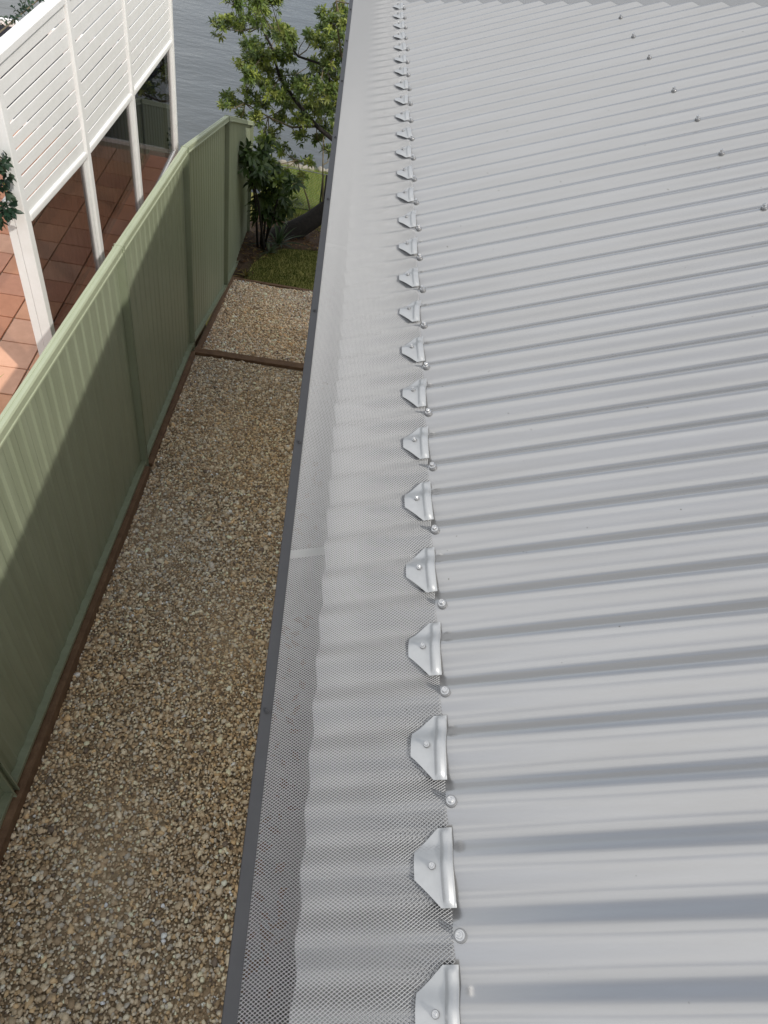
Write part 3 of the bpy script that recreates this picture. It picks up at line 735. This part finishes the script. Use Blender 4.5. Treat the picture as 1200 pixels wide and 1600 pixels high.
# bed of leaf litter round the shrub and trunk
bedV = [(FX-.02, 8.98), (-1.32, 9.0), (-1.27, 9.6), (-1.12, 10.1), (-.85, 10.45), (.3, 10.75), (.3, 10.95), (-.4, 11.6), (-.9, 11.8), (FX-.02, 11.8)]
link('garden_bed', pyd('garden_bed', [(x, y, zl(y)+.006) for x, y in bedV], [tuple(range(len(bedV)))]), m_soil, kind='structure')
def litter():
    V, F, C = [], [], []
    pal = [(.13, .07, .03), (.20, .12, .05), (.09, .05, .025), (.26, .18, .06), (.07, .045, .03)]
    for i in range(1500):
        x = random.uniform(FX, .2); y = random.uniform(9.0, 11.7)
        lim = np.interp(y, [9, 9.6, 10.1, 10.45, 10.75, 11.7], [-1.30, -1.25, -1.10, -.83, .3, .3])
        if x > lim+random.gauss(0, .05): continue
        l_ = random.uniform(.02, .06); w_ = l_*.3; a = random.uniform(0, 6.28); ca, sa = math.cos(a), math.sin(a); z = zl(y)+.01+random.uniform(0, .02)
        b = len(V)
        V += [(x-ca*l_, y-sa*l_, z+random.uniform(0, .012)), (x-sa*w_, y+ca*w_, z), (x+ca*l_, y+sa*l_, z+random.uniform(0, .015)), (x+sa*w_, y-ca*w_, z+.004)]
        F.append((b, b+1, b+2, b+3)); c = pal[random.randrange(5)]; C += [c]*4
    link('leaf_litter', np_mesh('leaf_litter', V, F, np.array(C)), m_grassb, kind='stuff')
litter()

# lawn blades
def grass():
    n = 90000
    x = RNG.uniform(FX+.05, .6, n); y = RNG.uniform(8.99, 15.15, n)
    lim = np.interp(y, [9, 9.6, 10.1, 10.45, 10.75, 10.95, 11.6, 11.8, 11.81], [-1.30, -1.25, -1.10, -.83, .3, .3, -.4, -.9, -2])+RNG.normal(0, .07, n)
    k = (x > lim); x, y = x[k], y[k]; n = len(x)
    z = -4.88-.15*(y-8.95); h = RNG.uniform(.025, .055, n)*np.where(y > 12.4, 1.6, 1); a = RNG.uniform(0, 6.283, n); w = .0028
    lx, ly = RNG.normal(0, .018, n), RNG.normal(0, .018, n)
    V = np.stack([np.stack([x-np.cos(a)*w, y-np.sin(a)*w, z-.003], 1), np.stack([x+np.cos(a)*w, y+np.sin(a)*w, z-.003], 1), np.stack([x+lx, y+ly, z+h], 1)], 1)
    pal = np.array([(.07, .105, .02), (.10, .14, .03), (.15, .165, .04), (.055, .085, .018), (.24, .22, .08)])
    c = pal[RNG.choice(5, n, p=[.3, .3, .2, .14, .06])]*np.where(y > 12.2, 2.3, 1)[:, None]  # blades beyond the house shadow brightened, sunlight put into their colour
    link('grass', np_mesh('grass', V.reshape(-1, 3), np.arange(3*n).reshape(-1, 3), np.repeat(c, 3, 0)), m_grassb, kind='stuff')
grass()

# low wire fence in front of the water
wf = thing('wire_fence', 'low wire mesh fence with dark posts across the lawn by the water', 'fence'); wf.location = (0, 12.45, zl(12.45))
H0, H1 = zl(12.45), zl(12.45)+.74
for x in (-1.30, -.36, -.30, .55):
    V, F = tube([(x, 12.45, H0-.05), (x, 12.45, H1)], [.016, .016], 8); at(wf, 'post', pyd('post', V, F, True), m_darkpost)
V, F = tube([(-1.42, 12.45, H1), (1.2, 12.45, H1)], [.009, .009], 8); at(wf, 'top_rail', pyd('top_rail', V, F, True), m_wire)
V, F = tube([(-1.42, 12.45, H0+.03), (1.2, 12.45, H0+.03)], [.012, .012], 8); at(wf, 'bottom_rail', pyd('bottom_rail', V, F, True), m_darkpost)
TV, TF = [], []
for k in range(-16, 48):
    for s in (1, -1):
        x0 = -1.42+k*.055; pts = []
        xa, xb = x0, x0+s*.70
        t0, t1 = 0, 1
        def clampx(xx): return max(-1.42, min(1.2, xx))
        if (xa < -1.42 and xb < -1.42) or (xa > 1.2 and xb > 1.2): continue
        za = H0+.03+.70*(clampx(xa)-xa)/(xb-xa); zb = H0+.03+.70*(clampx(xb)-xa)/(xb-xa)
        v, f = tube([(clampx(xa), 12.45, za), (clampx(xb), 12.45, zb)], [.0022, .0022], 3, False); b = len(TV); TV += v; TF += [tuple(i+b for i in q) for q in f]
at(wf, 'wire_mesh', pyd('wire_mesh', TV, TF), m_wire, 'stuff')
# stones along the shore
for i in range(9):
    x = -1.3+i*.17+random.uniform(-.04, .04); bm = bmesh.new(); bmesh.ops.create_icosphere(bm, subdivisions=2, radius=1)
    for v in bm.verts: v.co = Vector((v.co.x*.11, v.co.y*.09, v.co.z*.07))*random.uniform(.85, 1.12)
    me = bpy.data.meshes.new('shore_rock'); bm.to_mesh(me); bm.free()
    o = thing('shore_rock', 'pale rock in the row along the water beyond the wire fence', 'rock', 'rocks along the shore', me, m_rock)
    o.location = (x, 15.05+random.uniform(-.06, .06), zl(15.05)+.03); o.rotation_euler = (0, 0, random.uniform(0, 6))

# ivy on the screen
IVP = [(.02, .05, .03), (.03, .065, .035), (.015, .04, .022), (.05, .09, .05)]
iv = thing('ivy_vine', 'dark green ivy hanging beside the end post of the white screen', 'ivy'); iv.location = (-2.10, 3.62, -.95)
cl = [(-2.06+random.uniform(-.04, .03), 3.645+random.uniform(-.06, .03), z, .075) for z in np.linspace(-.98, -1.36, 11)]
V, F, C, e = leaves(cl, 7, 14, .05, .014, IVP, (.08, (.12, .20, .06)), droop=.6, seed=21)
at(iv, 'foliage', np_mesh('foliage', V, F, C), m_leaf, 'stuff')
V, F = tube([(-2.10, 3.63, -.6), (-2.09, 3.62, -1.0), (-2.07, 3.62, -1.42)], [.006, .006, .005], 6); at(iv, 'stem', pyd('stem', V, F, True), m_twig)
iv2 = thing('ivy_vine', 'ivy garland trailing along the top rail of the white screen', 'ivy'); iv2.location = (-2.07, 4.3, -.6)
cl = [(-2.085+random.uniform(-.02, .01), y, -.585+random.uniform(-.01, .02), .022 if y < 4.25 else .034) for y in list(np.linspace(3.9, 4.3, 6))+list(np.linspace(4.36, 6.2, 30))]
V, F, C, e = leaves(cl, 5, 17, .032, .007, IVP, (.07, (.10, .30, .20)), droop=.2, seed=22)
at(iv2, 'foliage', np_mesh('foliage', V, F, C), m_leaf, 'stuff')
V, F = tube([(-2.08, y, -.585) for y in np.linspace(3.8, 6.3, 10)], [.004]*10, 5); at(iv2, 'stem', pyd('stem', V, F, True), m_twig)
